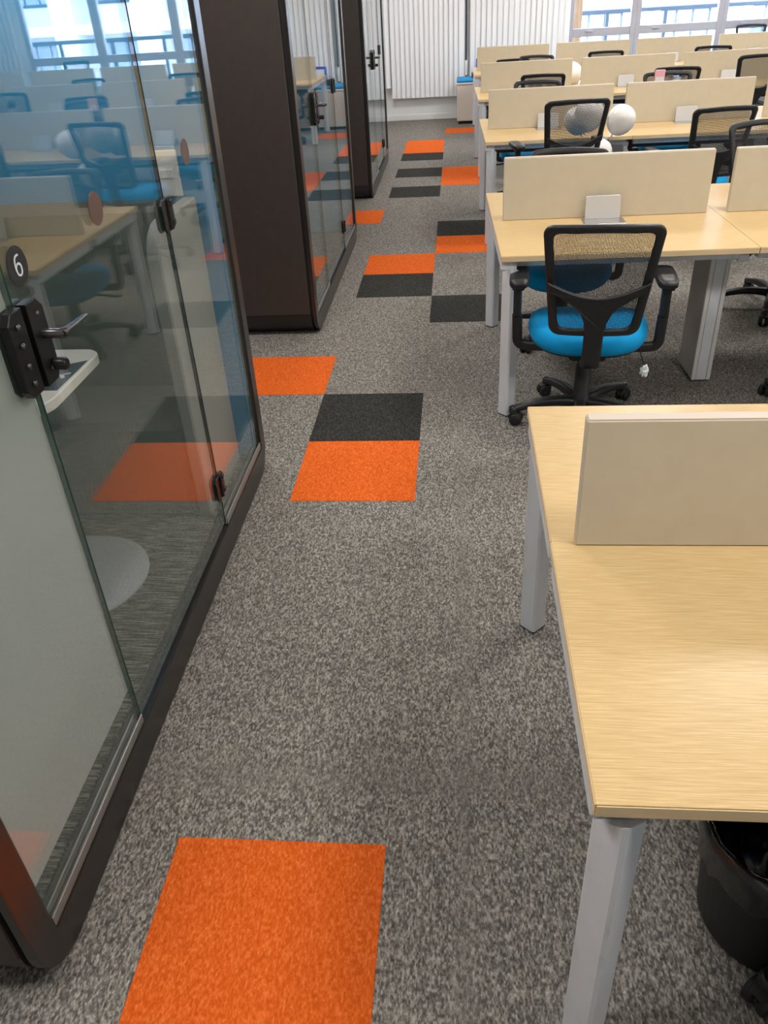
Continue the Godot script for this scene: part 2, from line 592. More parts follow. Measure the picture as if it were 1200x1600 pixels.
# one workstation: local x from 0 to UNIT, z from 0 (spine) towards +z (sitting side)
func make_station(end_leg: bool, riser: bool) -> Array:
	var parts := []
	var st := mb()
	box(st, Vector3(UNIT / 2, TOP - 0.0125, HALF / 2 - 0.0005), Vector3(UNIT - 0.002, 0.025, HALF - 0.001), 0.0006)
	parts.append(["worktop", mesh_of(st), M.wood])
	st = mb()
	box(st, Vector3(UNIT / 2, TOP - 0.0125, HALF + 0.0004), Vector3(UNIT - 0.004, 0.0222, 0.0018), 0.0006)
	if end_leg:
		box(st, Vector3(0.0005, TOP - 0.0125, HALF / 2), Vector3(0.0018, 0.0222, HALF - 0.004), 0.0006)
	parts.append(["edge_band", mesh_of(st), M.wood_edge])
	st = mb()
	box(st, Vector3(UNIT / 2, TOP - 0.047, HALF - 0.10), Vector3(UNIT - 0.05, 0.04, 0.04), 0.003)
	if end_leg:
		box(st, Vector3(0.028, TOP - 0.046, HALF / 2), Vector3(0.052, 0.04, HALF - 0.06), 0.003)
	parts.append(["beam", mesh_of(st), M.leg])
	st = mb()
	box(st, Vector3(UNIT / 2, 0.635, 0.085), Vector3(UNIT - 0.16, 0.10, 0.14), 0.004)
	parts.append(["cable_tray", mesh_of(st), M.tray])
	if end_leg:
		st = mb()
		leg_shape(st, Vector3(0.046, 0, HALF - 0.035))
		parts.append(["leg", mesh_of(st), M.leg])
		st = mb()
		box(st, Vector3(0.046, 0.003, HALF - 0.035), Vector3(0.056, 0.006, 0.056), 0.001, Basis(Vector3.UP, PI / 4))
		parts.append(["leg_foot", mesh_of(st), M.foot])
	if riser:
		st = mb()
		box(st, Vector3(UNIT - 0.03, 0.325, 0.03 + 0.125), Vector3(0.088, 0.63, 0.24), 0.002)
		parts.append(["cable_riser", mesh_of(st), M.leg_panel])
		st = mb()
		for s in [-1.0, 1.0]:
			box(st, Vector3(UNIT - 0.03 + s * 0.0345, 0.325, 0.278), Vector3(0.019, 0.63, 0.008), 0.002)
		parts.append(["riser_trim", mesh_of(st), M.leg_strip])
		st = mb()
		box(st, Vector3(UNIT - 0.03, 0.325, 0.277), Vector3(0.046, 0.63, 0.005), 0.001)
		parts.append(["riser_cover", mesh_of(st), M.leg])
		st = mb()
		box(st, Vector3(UNIT - 0.03, 0.672, 0.2), Vector3(0.05, 0.066, 0.10), 0.004)
		box(st, Vector3(UNIT - 0.03, 0.672, 0.36), Vector3(0.045, 0.03, 0.36), 0.004)
		parts.append(["riser_bracket", mesh_of(st), M.leg])
	return parts

func leg_shape(st: SurfaceTool, c: Vector3) -> void:
	st.set_smooth_group(-1)
	var r := 0.041
	var b := 0.006
	# square post turned a half right angle, its top cut back from the ridge
	var pts := [Vector3(0, 0, r), Vector3(r, 0, 0), Vector3(0, 0, -r), Vector3(-r, 0, 0)]
	var tops := [0.688, 0.662, 0.640, 0.662]
	var lo := PackedVector3Array()
	var hi := PackedVector3Array()
	for i in 4:
		var p: Vector3 = pts[i]
		var pv: Vector3 = (pts[(i + 3) % 4] - p).normalized() * b
		var nx: Vector3 = (pts[(i + 1) % 4] - p).normalized() * b
		for q in [p + pv, p + nx]:
			lo.append(c + q + Vector3(0, 0.006, 0))
			hi.append(c + q + Vector3(0, tops[i], 0))
	for k in 8:
		var k2 := (k + 1) % 8
		quad(st, lo[k], lo[k2], hi[k2], hi[k])
	cap(st, lo, true)
	cap(st, hi)
	box(st, c + Vector3(0, 0.68, -0.02), Vector3(0.045, 0.055, 0.045), 0.002)

func add_flap(o: Node3D, open: bool) -> void:
	var st := mb()
	box(st, Vector3(0.505, TOP + 0.001, 0.10), Vector3(0.19, 0.004, 0.11), 0.001)
	part("socket_frame", st, M.alu, o)
	if open:
		st = mb()
		var pl := round_poly([Vector2(-0.08, 0.0), Vector2(0.08, 0.0), Vector2(0.08, 0.1), Vector2(-0.08, 0.1)], [0.004, 0.004, 0.012, 0.012], 5)
		extrude(st, pl, -0.003, 0.003, func(x: float, y: float, d: float) -> Vector3: return Vector3(0.505 + x, TOP + 0.003 + y, 0.055 - y * 0.12 + d), 0.001)
		part("socket_lid", st, M.flap, o)
	else:
		st = mb()
		box(st, Vector3(0.505, TOP + 0.0045, 0.10), Vector3(0.165, 0.004, 0.09), 0.001)
		part("socket_lid", st, M.flap, o)

func bench(row: int, x0: float, z: float, turn: float, units: int, row_name: String, kits: Array) -> void:
	var nth := ["first from the aisle", "second from the aisle", "third from the aisle", "fourth from the aisle", "fifth from the aisle"]
	var piv := Transform3D(Basis(Vector3.UP, turn), Vector3(x0, 0, z))
	for u in units:
		for side in [1, -1]:
			var first := u == 0
			var k: Array
			if side == 1:
				k = kits[0] if first else kits[1]
			else:
				k = kits[2] if first else kits[3]
			if u == units - 1 and side == 1:
				k = kits[4] if not first else kits[0]
			var lab := "beech-topped desk %s, %s side of the %s" % [nth[u], "near" if side == 1 else "window", row_name]
			var o := thing("office_desk", lab, "desk", piv * Vector3(u * UNIT, 0, 0), turn, "beech-topped desks in rows")
			for p in k:
				obj(p[0], p[1], p[2], o)
			if side == 1 and not (row == 0):
				add_flap(o, true)
		# divider over the spine
		var st := mb()
		box(st, Vector3(0, TOP + 0.1375, 0), Vector3(0.945, 0.275, 0.03), 0.003)
		var d := part("desk_divider", st, M.taupe)
		d.position = piv * Vector3(u * UNIT + 0.047 + 0.4725, 0.0, 0)
		d.rotation.y = turn
		tag(d, "taupe desk divider along the %s, %s" % [row_name, nth[u]], "divider", "taupe desk dividers")
		st = mb()
		box(st, Vector3(0, TOP + 0.2757, 0), Vector3(0.940, 0.002, 0.026), 0.0008)
		part("top_edge", st, M.taupe_edge, d)
		part_clips(d)

func part_clips(d: Node3D) -> void:
	for s in [-0.36, 0.36]:
		var st := mb()
		box(st, Vector3(s, TOP - 0.04, 0), Vector3(0.05, 0.05, 0.022), 0.003)
		part("clamp", st, M.leg, d)

# ---------------------------------------------------------------- booths
func booth_map(x: float, y: float, d: float) -> Vector3:
	return Vector3(d, y, -x)      # loop x runs along -z so that it stays counter-clockwise seen from the aisle

func loop_zy(z0: float, z1: float, y0: float, y1: float, r: float) -> PackedVector2Array:
	return round_poly([Vector2(-z0, y0), Vector2(-z1, y0), Vector2(-z1, y1), Vector2(-z0, y1)], [r, r, r, r], 8)

func pane(o: Node3D, called: String, za: float, zb: float, y0: float, y1: float, x: float, edges: Array, channel: bool) -> Node3D:
	var st := mb()
	box(st, Vector3(x, (y0 + y1) / 2, (za + zb) / 2), Vector3(0.010, y1 - y0, absf(za - zb) - 0.002))
	var p := part(called, st, M.glass, o)
	for e in edges:
		st = mb()
		var s := 1.0 if e > (za + zb) / 2 else -1.0
		box(st, Vector3(x, (y0 + y1) / 2, e + s * 0.0005), Vector3(0.0102, y1 - y0, 0.0022))
		part("glass_edge", st, M.glass_edge, p)
	if channel:
		st = mb()
		for s in [-1.0, 1.0]:
			box(st, Vector3(x + s * 0.010, y0 + 0.004, (za + zb) / 2), Vector3(0.004, 0.028, absf(za - zb) - 0.004), 0.001)
		box(st, Vector3(x, y0 - 0.008, (za + zb) / 2), Vector3(0.024, 0.006, absf(za - zb) - 0.004), 0.001)
		part("channel", st, M.alu, p)
	return p

func booth(z0: float, z1: float, label: String, zd: float, zh: float, full: bool) -> Node3D:
	# z0 near end, z1 far end (z0 > z1); zd near edge of the door, zh hinge line
	var o := thing("meeting_booth", label, "booth")
	var xf := -0.148
	var H := 2.26
	var st := mb()
	ring(st, loop_zy(z0, z1, 0.0, H, 0.13), loop_zy(z0 - 0.07, z1 + 0.07, 0.065, H - 0.07, 0.05), -1.30, -0.182, booth_map, 0.0, false)
	part("shell", st, M.booth_trim, o)
	st = mb()
	ring(st, loop_zy(z0, z1, 0.0, H, 0.13), loop_zy(z0 - 0.075, z1 + 0.065, 0.105, H - 0.07, 0.012), -0.170, xf, booth_map, 0.05, false)
	part("front_frame", st, M.booth_frame, o)
	st = mb()
	ring(st, loop_zy(z0 - 0.012, z1 + 0.012, 0.012, H - 0.012, 0.12), loop_zy(z0 - 0.075, z1 + 0.065, 0.105, H - 0.07, 0.012), -0.184, -0.168, booth_map, 0.0, false)
	part("frame_gasket", st, M.foot, o)
	st = mb()
	box(st, Vector3(-1.31, H / 2, (z0 + z1) / 2), Vector3(0.04, H - 0.2, z0 - z1 - 0.2), 0.004)
	part("back_panel", st, M.booth, o)
	for s in [[z0 + 0.002, 1.0], [z1 - 0.002, -1.0]]:
		st = mb()
		box(st, Vector3(-0.736, H / 2, s[0]), Vector3(1.104, H - 0.26, 0.01), 0.003)
		part("side_panel", st, M.booth, o)
	for s in [[z0 - 0.076, "near"], [z1 + 0.076, "far"]]:
		st = mb()
		box(st, Vector3(-0.727, H / 2, s[0]), Vector3(1.108, H - 0.16, 0.012), 0.002)
		part("felt_panel", st, M.felt_blue, o)
	st = mb()
	box(st, Vector3(-1.275, H / 2, (z0 + z1) / 2), Vector3(0.02, H - 0.16, z0 - z1 - 0.17), 0.002)
	part("felt_panel", st, M.felt_dark, o)
	st = mb()
	box(st, Vector3(-0.75, 0.07, (z0 + z1) / 2), Vector3(1.05, 0.01, z0 - z1 - 0.16), 0.002)
	part("booth_carpet", st, M.booth_carpet, o)
	if full:
		var bl := added_booth_lamp(o, Vector3(-0.62, H - 0.075, z1 + 0.62))  # added fill lamp, lifts the felt behind the glass
		bl.light_energy = 0.42
	# glass
	var xg := -0.163
	var y0 := 0.118
	var y1 := H - 0.08
	var near_pane := pane(o, "fixed_pane", z0 - 0.078, zd + 0.003, y0, y1, xg, [zd + 0.003], true)
	if full:
		st = mb()
		box(st, Vector3(xg - 0.0062, (y0 + 0.10 + y1) / 2, (z0 - 0.078 + zd + 0.003) / 2), Vector3(0.0012, y1 - y0 - 0.105, z0 - 0.078 - zd - 0.008))
		part("frosted_film", st, M.film, near_pane)
	var door := pane(o, "glass_door", zd - 0.002, zh + 0.002, y0 + 0.006, y1 - 0.006, xg, [zd - 0.002], false)
	pane(o, "fixed_pane", zh - 0.002, z1 + 0.068, y0, y1, xg, [], true)
	# door seal strip at the hinge line
	st = mb()
	box(st, Vector3(xg, (y0 + y1) / 2, zh), Vector3(0.0124, y1 - y0, 0.0035))
	part("seal", st, M.foot, door)
	# hinges
	for hy in [0.27, 1.175, 1.98]:
		st = mb()
		for s in [-1.0, 1.0]:
			clip_plate(st, Vector3(xg + 0.009, hy, zh + s * 0.024), 0.042, 0.088, 0.008, s)
			clip_plate(st, Vector3(xg - 0.009, hy, zh + s * 0.024), 0.042, 0.088, 0.008, s)
		tube(st, [Vector3(xg + 0.014, hy - 0.04, zh), Vector3(xg + 0.014, hy + 0.04, zh)], 0.007, 8)
		for k in [-0.026, 0.026]:
			box(st, Vector3(xg + 0.015, hy + k, zh - 0.026), Vector3(0.008, 0.018, 0.02), 0.003)
		part("hinge", st, M.black_metal, door)
	# lock: keeper on the fixed pane, case with lever on the door
	st = mb()
	clip_plate(st, Vector3(xg + 0.014, 1.135, zd + 0.036), 0.06, 0.165, 0.018, 1.0)
	clip_plate(st, Vector3(xg - 0.014, 1.135, zd + 0.036), 0.06, 0.165, 0.018, 1.0)
	part("keeper", st, M.black_metal, door)
	st = mb()
	clip_plate(st, Vector3(xg + 0.016, 1.135, zd - 0.036), 0.06, 0.165, 0.022, -1.0)
	clip_plate(st, Vector3(xg - 0.016, 1.135, zd - 0.036), 0.06, 0.165, 0.022, -1.0)
	lathe(st, Vector3(xg + 0.03, 1.085, zd - 0.046), [Vector2(0.013, 0), Vector2(0.013, 0.022), Vector2(0.010, 0.025)], 14, Basis(Vector3.FORWARD, PI / 2))
	part("lock_case", st, M.black_metal, door)
	st = mb()
	tube(st, [Vector3(xg + 0.02, 1.15, zd - 0.040), Vector3(xg + 0.062, 1.15, zd - 0.040), Vector3(xg + 0.068, 1.15, zd - 0.05)], 0.010, 10)
	sweep(st, [Vector3(xg + 0.066, 1.15, zd - 0.036), Vector3(xg + 0.068, 1.15, zd - 0.09), Vector3(xg + 0.066, 1.148, zd - 0.15)], rect2(0.4), [0.009, 0.008, 0.005], [0.006, 0.005, 0.003])
	part("lever_handle", st, M.lever_metal, door)
	for k in [[0.055, 0.052], [0.055, -0.052], [-0.02, 0.055]]:
		for q in [1.0, -1.0]:
			st = mb()
			lathe(st, Vector3(xg + 0.026, 1.135 + k[0] * q, zd + k[1] * 0.75), [Vector2(0.006, -0.002), Vector2(0.006, 0.003), Vector2(0.003, 0.004)], 10, Basis(Vector3.FORWARD, PI / 2))
			part("screw", st, M.lever_metal, door)
	if full:
		for d in [[1.178, 0.037], [0.78, 0.037]]:
			st = mb()
			lathe(st, Vector3(xg + 0.0052, 1.276 if d[0] > 1.0 else 1.292, d[0]), [Vector2(d[1], 0), Vector2(d[1], 0.0008)], 28, Basis(Vector3.FORWARD, PI / 2))
			part("round_sticker", st, M.black_soft if d[0] > 1.0 else M.brown_dot, door)
		var tm := TextMesh.new()
		tm.text = "6"
		tm.font_size = 64
		tm.pixel_size = 0.055 / 64.0
		tm.depth = 0.0006
		var f := SystemFont.new()
		f.font_names = PackedStringArray(["Droid Sans"])
		tm.font = f
		var n := obj("number", tm, M.print_light, door)
		n.position = Vector3(xg + 0.0066, 1.276, 1.178)
		n.rotation.y = PI / 2
		st = mb()
		lathe(st, Vector3(xg + 0.0052, 1.298, 0.06), [Vector2(0.037, 0), Vector2(0.037, 0.0008)], 28, Basis(Vector3.FORWARD, PI / 2))
		part("round_sticker", st, M.brown_dot, o)
		# switch plate on the far felt wall
		st = mb()
		box(st, Vector3(-0.325, 1.19, z1 + 0.086), Vector3(0.085, 0.15, 0.008), 0.003)
		var sp := part("switch_plate", st, M.white_plastic, o)
		st = mb()
		box(st, Vector3(-0.325, 1.19, z1 + 0.091), Vector3(0.045, 0.03, 0.005), 0.002)
		part("switch_rocker", st, M.white_plastic, sp)
	return o

# unseen round lamp added in the booth ceiling to brighten the blue felt
func added_booth_lamp(o: Node3D, at: Vector3) -> OmniLight3D:
	var st := mb()
	lathe(st, at, [Vector2(0.07, -0.006), Vector2(0.085, -0.008), Vector2(0.09, 0.0), Vector2(0.09, 0.008)], 28)
	var r := part("added_lamp_rim", st, M.white_plastic, o)
	st = mb()
	lathe(st, at + Vector3(0, -0.012, 0), [Vector2(0.05, -0.004), Vector2(0.066, 0.0), Vector2(0.066, 0.006)], 24)
	var m := mat(Color(1, 1, 1), 0.5)
	m.emission_enabled = true
	m.emission = Color(1.0, 0.99, 0.98)
	m.emission_energy_multiplier = 2.0
	part("added_lamp_lens", st, m, r)
	var l := OmniLight3D.new()
	l.name = "added_felt_glow"
	l.light_size = 0.06
	l.omni_range = 8.0
	l.omni_attenuation = 2.0
	l.light_color = Color(1.0, 0.99, 0.98)
	l.shadow_enabled = true
	l.position = at + Vector3(0, -0.09, 0)
	o.add_child(l)
	return l

# plate in the y-z plane with its two outer corners cut off on the side s
func clip_plate(st: SurfaceTool, c: Vector3, wz: float, hy: float, tx: float, s: float) -> void:
	var cut := minf(wz, hy) * 0.3
	var pl := PackedVector2Array()
	var raw := [Vector2(-wz / 2, -hy / 2), Vector2(wz / 2 - cut, -hy / 2), Vector2(wz / 2, -hy / 2 + cut), Vector2(wz / 2, hy / 2 - cut), Vector2(wz / 2 - cut, hy / 2), Vector2(-wz / 2, hy / 2)]
	for p in raw:
		pl.append(Vector2(p.x * -s, p.y))
	if s > 0:
		pl.reverse()
	extrude(st, pl, -tx / 2, tx / 2, func(x: float, y: float, d: float) -> Vector3: return c + Vector3(d, y, -x), 0.0015)

func booth_sofa(zback: float, dir: float, label: String, wz: float) -> void:
	# dir: +1 the seat extends towards +z from its back
	var o := thing("booth_sofa", label, "sofa", Vector3(-0.74, 0.075, zback))
	var st := mb()
	box(st, Vector3(-0.02, 0.19, dir * 0.23), Vector3(0.92, 0.38, 0.44), 0.02)
	part("seat", st, M.felt_dark, o)
	st = mb()
	box(st, Vector3(-0.02, 0.52, dir * 0.055), Vector3(0.92, 1.04, 0.11), 0.025)
	part("backrest", st, M.felt_dark, o)
	st = mb()
	var pl := round_poly([Vector2(0, 0.0), Vector2(wz, 0.0), Vector2(wz, 1.04), Vector2(0, 1.04)], [0.01, 0.01, 0.12, 0.01], 8)
	extrude(st, pl, 0.455, 0.50, func(x: float, y: float, d: float) -> Vector3: return Vector3(d, y, dir * x), 0.006)
	part("side_wing", st, M.felt_grey, o)

# ---------------------------------------------------------------- scene
func _ready() -> void:
	var cam := Camera3D.new()
	cam.name = "camera"
	cam.position = Vector3(0.6660, 1.6690, 2.6208)
	cam.rotation_order = EULER_ORDER_YXZ
	cam.rotation = Vector3(-0.577995, 0.110063, -0.060808)
	cam.fov = rad_to_deg(2.0 * atan(800.0 / 1239.094))
	cam.near = 0.05
	cam.far = 300.0
	add_child(cam)
	cam.current = true
	var we := WorldEnvironment.new()
	we.name = "environment"
	var env := Environment.new()
	env.background_mode = Environment.BG_SKY
	var sky := Sky.new()
	var sm := ProceduralSkyMaterial.new()
	sm.sky_top_color = Color(0.75, 0.87, 1.0)
	sm.sky_horizon_color = Color(0.93, 0.97, 1.0)
	sm.ground_bottom_color = Color(0.55, 0.55, 0.55)
	sm.ground_horizon_color = Color(0.8, 0.82, 0.84)
	sm.sky_energy_multiplier = 3.4
	sm.ground_energy_multiplier = 1.0
	sky.sky_material = sm
	env.sky = sky
	env.tonemap_mode = Environment.TONE_MAPPER_LINEAR
	env.tonemap_exposure = 1.0
	env.sdfgi_enabled = true
	env.ssao_enabled = true
	env.ssil_enabled = true
	we.environment = env
	add_child(we)
	make_materials()
	var lamp_mat := mat(Color(1, 1, 1), 0.5)
	lamp_mat.emission_enabled = true
	lamp_mat.emission = Color(1.0, 0.99, 0.98)
	lamp_mat.emission_energy_multiplier = 3.0
	var CEIL := 2.85
	var lines := {-0.3: "over the aisle", 2.25: "over the first desks", 4.85: "over the outer desks", 7.4: "along the outer wall"}
	var order := {-9.2: "next to the windows", -6.4: "second from the windows", -3.6: "in the middle", -0.8: "second from the entrance end", 2.0: "at the entrance end"}
	for lx in lines:
		for lz in order:
			var o := thing("ceiling_light", "square white LED ceiling panel %s, %s" % [lines[lx], order[lz]], "light", Vector3(lx, CEIL - 0.012, lz), 0.0, "ceiling LED panels")
			var st := mb()
			ring(st, round_poly([Vector2(-0.31, -0.31), Vector2(0.31, -0.31), Vector2(0.31, 0.31), Vector2(-0.31, 0.31)], [0.01, 0.01, 0.01, 0.01], 2), round_poly([Vector2(-0.29, -0.29), Vector2(0.29, -0.29), Vector2(0.29, 0.29), Vector2(-0.29, 0.29)], [0.01, 0.01, 0.01, 0.01], 2), 0.0, 0.012, func(x: float, y: float, d: float) -> Vector3: return Vector3(x, d, -y), 0.0, false)
			part("frame", st, M.white_plastic, o)
			st = mb()
			box(st, Vector3(0, 0.006, 0), Vector3(0.578, 0.006, 0.578))
			part("lamp_diffuser", st, lamp_mat, o)
			var al := AreaLight3D.new()
			al.name = "lamp_glow"
			al.area_size = Vector2(0.57, 0.57)
			al.light_color = Color(1.0, 0.99, 0.98)
			al.light_energy = 3.4
			al.area_range = 20.0
			al.shadow_enabled = true
			al.rotation.x = -PI / 2
			al.position = Vector3(0, -0.004, 0)
			o.add_child(al)
	build_room(CEIL)
	build_booths()
	build_desks()
	build_chairs()
	build_small()

func build_room(CEIL: float) -> void:
	var X0 := -3.2
	var X1 := 8.8
	var Z0 := -11.05
	var Z1 := 4.6
	var st := mb()
	box(st, Vector3((X0 + X1) / 2, -0.05, (Z0 + Z1) / 2), Vector3(X1 - X0 + 0.4, 0.1, Z1 - Z0 + 0.4))
	var fl := struct("floor", st, M.carpet_grey)
	# coloured carpet tiles: [column, row, rows, colour]
	for t in [[0, -4, 0], [0, 0, 0], [0, 1, 1], [-1, 2, 0], [1, 4, 1], [0, 5, 1], [0, 6, 0], [1, 7, 0], [1, 8, 1], [-1, 9, 0], [0, 11, 1], [1, 12, 0], [1, 13, 0], [0, 13, 1], [0, 15, 1], [0, 16, 0], [0, 17, 0], [1, 19, 0]]:
		st = mb()
		box(st, Vector3(t[0] * 0.5 + 0.25, 0.0005, -t[1] * 0.5 - 0.25), Vector3(0.4985, 0.003, 0.4985), 0.0012)
		part("carpet_tile", st, M.carpet_orange if t[2] == 0 else M.carpet_dark, fl)
	st = mb()
	box(st, Vector3((X0 + X1) / 2, CEIL + 0.06, (Z0 + Z1) / 2), Vector3(X1 - X0 + 0.4, 0.12, Z1 - Z0 + 0.4))
	struct("ceiling", st, M.ceiling)
	st = mb()
	box(st, Vector3(X0 - 0.1, CEIL / 2, (Z0 + Z1) / 2), Vector3(0.2, CEIL, Z1 - Z0))
	struct("wall_left", st, M.wall)
	st = mb()
	box(st, Vector3(X1 + 0.1, CEIL / 2, (Z0 + Z1) / 2), Vector3(0.2, CEIL, Z1 - Z0))
	struct("wall_right", st, M.wall)
	st = mb()
	box(st, Vector3((X0 + X1) / 2, CEIL / 2, Z1 + 0.1), Vector3(X1 - X0 + 0.4, CEIL, 0.2))
	struct("wall_near", st, M.wall)
	# far wall: solid behind the blinds, windows from x 2.32 to 5.62
	var wx0 := 2.28
	var wx1 := 5.62
	st = mb()
	box(st, Vector3((X0 + wx0) / 2, CEIL / 2, Z0 - 0.1), Vector3(wx0 - X0, CEIL, 0.2))
	box(st, Vector3((wx1 + X1) / 2, CEIL / 2, Z0 - 0.1), Vector3(X1 - wx1, CEIL, 0.2))
	box(st, Vector3((wx0 + wx1) / 2, 0.13, Z0 - 0.1), Vector3(wx1 - wx0, 0.26, 0.2))
	box(st, Vector3((wx0 + wx1) / 2, 2.72, Z0 - 0.1), Vector3(wx1 - wx0, CEIL - 2.6, 0.2))
	struct("wall_far", st, M.wall)
	st = mb()
	box(st, Vector3(-0.4, 0.04, Z0 + 0.006), Vector3(5.3, 0.08, 0.012), 0.003)
	struct("baseboard_far", st, M.wall)
	var edges := [wx0, 3.23, 4.44, wx1]
	for k in 3:
		var a: float = edges[k]
		var b: float = edges[k + 1]
		st = mb()
		var hb := 0.05
		# frame, stiles and the broad transom
		for xx in [a + 0.035, b - 0.035]:
			box(st, Vector3(xx, 1.43, Z0 - 0.05), Vector3(0.07, 2.34, 0.09), 0.004)
		box(st, Vector3((a + b) / 2, 0.29, Z0 - 0.05), Vector3(b - a - 0.14, 0.06, 0.084), 0.004)
		box(st, Vector3((a + b) / 2, 2.57, Z0 - 0.05), Vector3(b - a - 0.14, 0.06, 0.084), 0.004)
		box(st, Vector3((a + b) / 2, 1.045, Z0 - 0.05), Vector3(b - a - 0.14, 0.105, 0.084), 0.004)
		box(st, Vector3(a + 0.30, 1.06, Z0 + 0.002), Vector3(0.10, 0.022, 0.022), 0.004)
		var w := struct("window_%d" % (k + 1), st, M.win_frame)
		for yy in [[0.32, 0.9925], [1.0975, 2.54]]:
			st = mb()
			box(st, Vector3((a + b) / 2, (yy[0] + yy[1]) / 2, Z0 - 0.05), Vector3(b - a - 0.14, yy[1] - yy[0], 0.008))
			part("pane", st, M.window_glass, w)
	# vertical blinds
	blind(-2.2, -0.34, 0.46, "cream vertical blind with its slats drawn close beside the booths", 0.075, 0.5)
	blind(-0.31, 0.74, 0.315, "pale vertical blind behind the aisle end, left of the dark cord", 0.072, 0.34)
	blind(0.86, 2.30, 0.30, "white vertical blind between the dark cord and the brown window post", 0.079, 0.2)
	blind(5.70, 8.2, 0.30, "white vertical blind beyond the last window, seen mirrored in the booth glass", 0.08, 0.4)
	# control cord with its clear weight
	var cd := thing("blind_cord", "dark control cord with clear weight hanging between the pale blinds", "cord", Vector3(0.80, 0, Z0 + 0.07))
	st = mb()
	tube(st, [Vector3(0, 2.6, 0), Vector3(0.002, 1.5, 0), Vector3(0, 0.78, 0)], 0.012, 8, Vector3.BACK)
	part("cord", st, M.rail, cd)
	st = mb()
	box(st, Vector3(0, 0.68, 0), Vector3(0.04, 0.20, 0.03), 0.008)
	part("weight", st, M.white_plastic, cd)
	st = mb()
	tube(st, [Vector3(0, 0.58, 0), Vector3(0, 0.36, 0)], 0.012, 8, Vector3.BACK)
	part("cord_tail", st, M.rail, cd)
	# outside: terrace, railing, post, pale building
	st = mb()
	box(st, Vector3(5, -0.1, Z0 - 1.3), Vector3(26, 0.16, 2.2))
	struct("terrace_floor", st, M.concrete)
	st = mb()
	box(st, Vector3(5, -3.2, Z0 - 30), Vector3(120, 0.2, 55))
	struct("ground_outside", st, M.concrete)
	var po := thing("terrace_post", "brown wooden post standing just outside the first window", "post", Vector3(2.45, 0, Z0 - 0.55))
	st = mb()
	box(st, Vector3(0, 1.5, 0), Vector3(0.15, 3.0, 0.15), 0.01)
	part("shaft", st, M.brown_wood, po)
	st = mb()
	box(st, Vector3(0.05, 1.5, 0.085), Vector3(0.05, 3.0, 0.02), 0.004)
	part("cover_strip", st, M.brown_wood, po)
	var rl := thing("terrace_railing", "dark metal terrace railing with glass panels outside the windows", "railing", Vector3(0, 0, Z0 - 1.9))
	st = mb()
	box(st, Vector3(5, 1.24, 0), Vector3(12, 0.06, 0.06), 0.01)
	part("top_rail", st, M.rail, rl)
	st = mb()
	box(st, Vector3(5, 0.14, 0), Vector3(12, 0.05, 0.05), 0.01)
	part("bottom_rail", st, M.rail, rl)
	for k in 13:
		st = mb()
		box(st, Vector3(-0.6 + k * 0.93, 0.63, 0), Vector3(0.055, 1.25, 0.05), 0.006)
		part("post", st, M.rail, rl)
	for k in 12:
		st = mb()
		box(st, Vector3(-0.6 + (k + 0.5) * 0.93, 0.68, 0), Vector3(0.80, 0.98, 0.01))
		part("glass_panel", st, M.window_glass, rl)
	var bd := thing("apartment_building", "pale apartment building with white columns and balcony slabs across the street", "building", Vector3(6.5, -3.1, Z0 - 22))
	st = mb()
	box(st, Vector3(6.0, 9, -3), Vector3(16, 18, 6))
	part("wall", st, M.building, bd)
	for f in 6:
		st = mb()
		box(st, Vector3(6.0, 1.2 + f * 3.0, 0.6), Vector3(15.6, 0.35, 1.3), 0.03)
		part("balcony", st, M.building, bd)
		for k in 5:
			st = mb()
			box(st, Vector3(-0.6 + k * 3.2, 2.9 + f * 3.0, 0.02), Vector3(1.9, 1.8, 0.08), 0.01)
			var wn := part("window", st, M.rail, bd)
			for j in 3:
				st = mb()
				box(st, Vector3(-0.6 + k * 3.2 - 0.6 + j * 0.6, 2.9 + f * 3.0, 0.06), Vector3(0.52, 1.6, 0.04))
				part("window_pane", st, M.building_pane, wn)
	for k in 4:
		st = mb()
		box(st, Vector3(1.0 + k * 3.2, 9, 0.7), Vector3(0.9, 18, 1.4), 0.03)
		part("column", st, M.building, bd)

func blind(x0: float, x1: float, yb: float, label: String, pitch: float, ang: float) -> void:
	var o := thing("vertical_blind", label, "blind", Vector3(0, 0, -10.97))
	var st := mb()
	box(st, Vector3((x0 + x1) / 2, 2.66, 0), Vector3(x1 - x0, 0.05, 0.05), 0.006)
	part("head_rail", st, M.white_plastic, o)
	var ms := []
	for v in 3:
		st = mb()
		st.set_smooth_group(0)
		var top := PackedVector3Array()
		var bot := PackedVector3Array()
		var a := ang + (v - 1) * 0.09
		for j in 7:
			var u := lerpf(-1.0, 1.0, j / 6.0)
			var p := Vector3(u * 0.044, 0, 0.006 * (1.0 - u * u))
			p = Basis(Vector3.UP, a) * p
			top.append(Vector3(p.x, 2.64, p.z))
			bot.append(Vector3(p.x, yb, p.z))
		var th := Basis(Vector3.UP, a) * Vector3(0, 0, -0.0012)
		for j in 6:
			quad(st, bot[j], bot[j + 1], top[j + 1], top[j])
			quad(st, bot[j + 1] + th, bot[j] + th, top[j] + th, top[j + 1] + th)
		quad(st, bot[0] + th, bot[0], top[0], top[0] + th)
		quad(st, bot[6], bot[6] + th, top[6] + th, top[6])
		ms.append(mesh_of(st))
	var x := x0 + pitch / 2
	var k := 0
	while x < x1:
		var s := obj("slat", ms[(k * 7 + k / 3) % 3], M.slat, o)
		s.position.x = x
		x += pitch
		k += 1

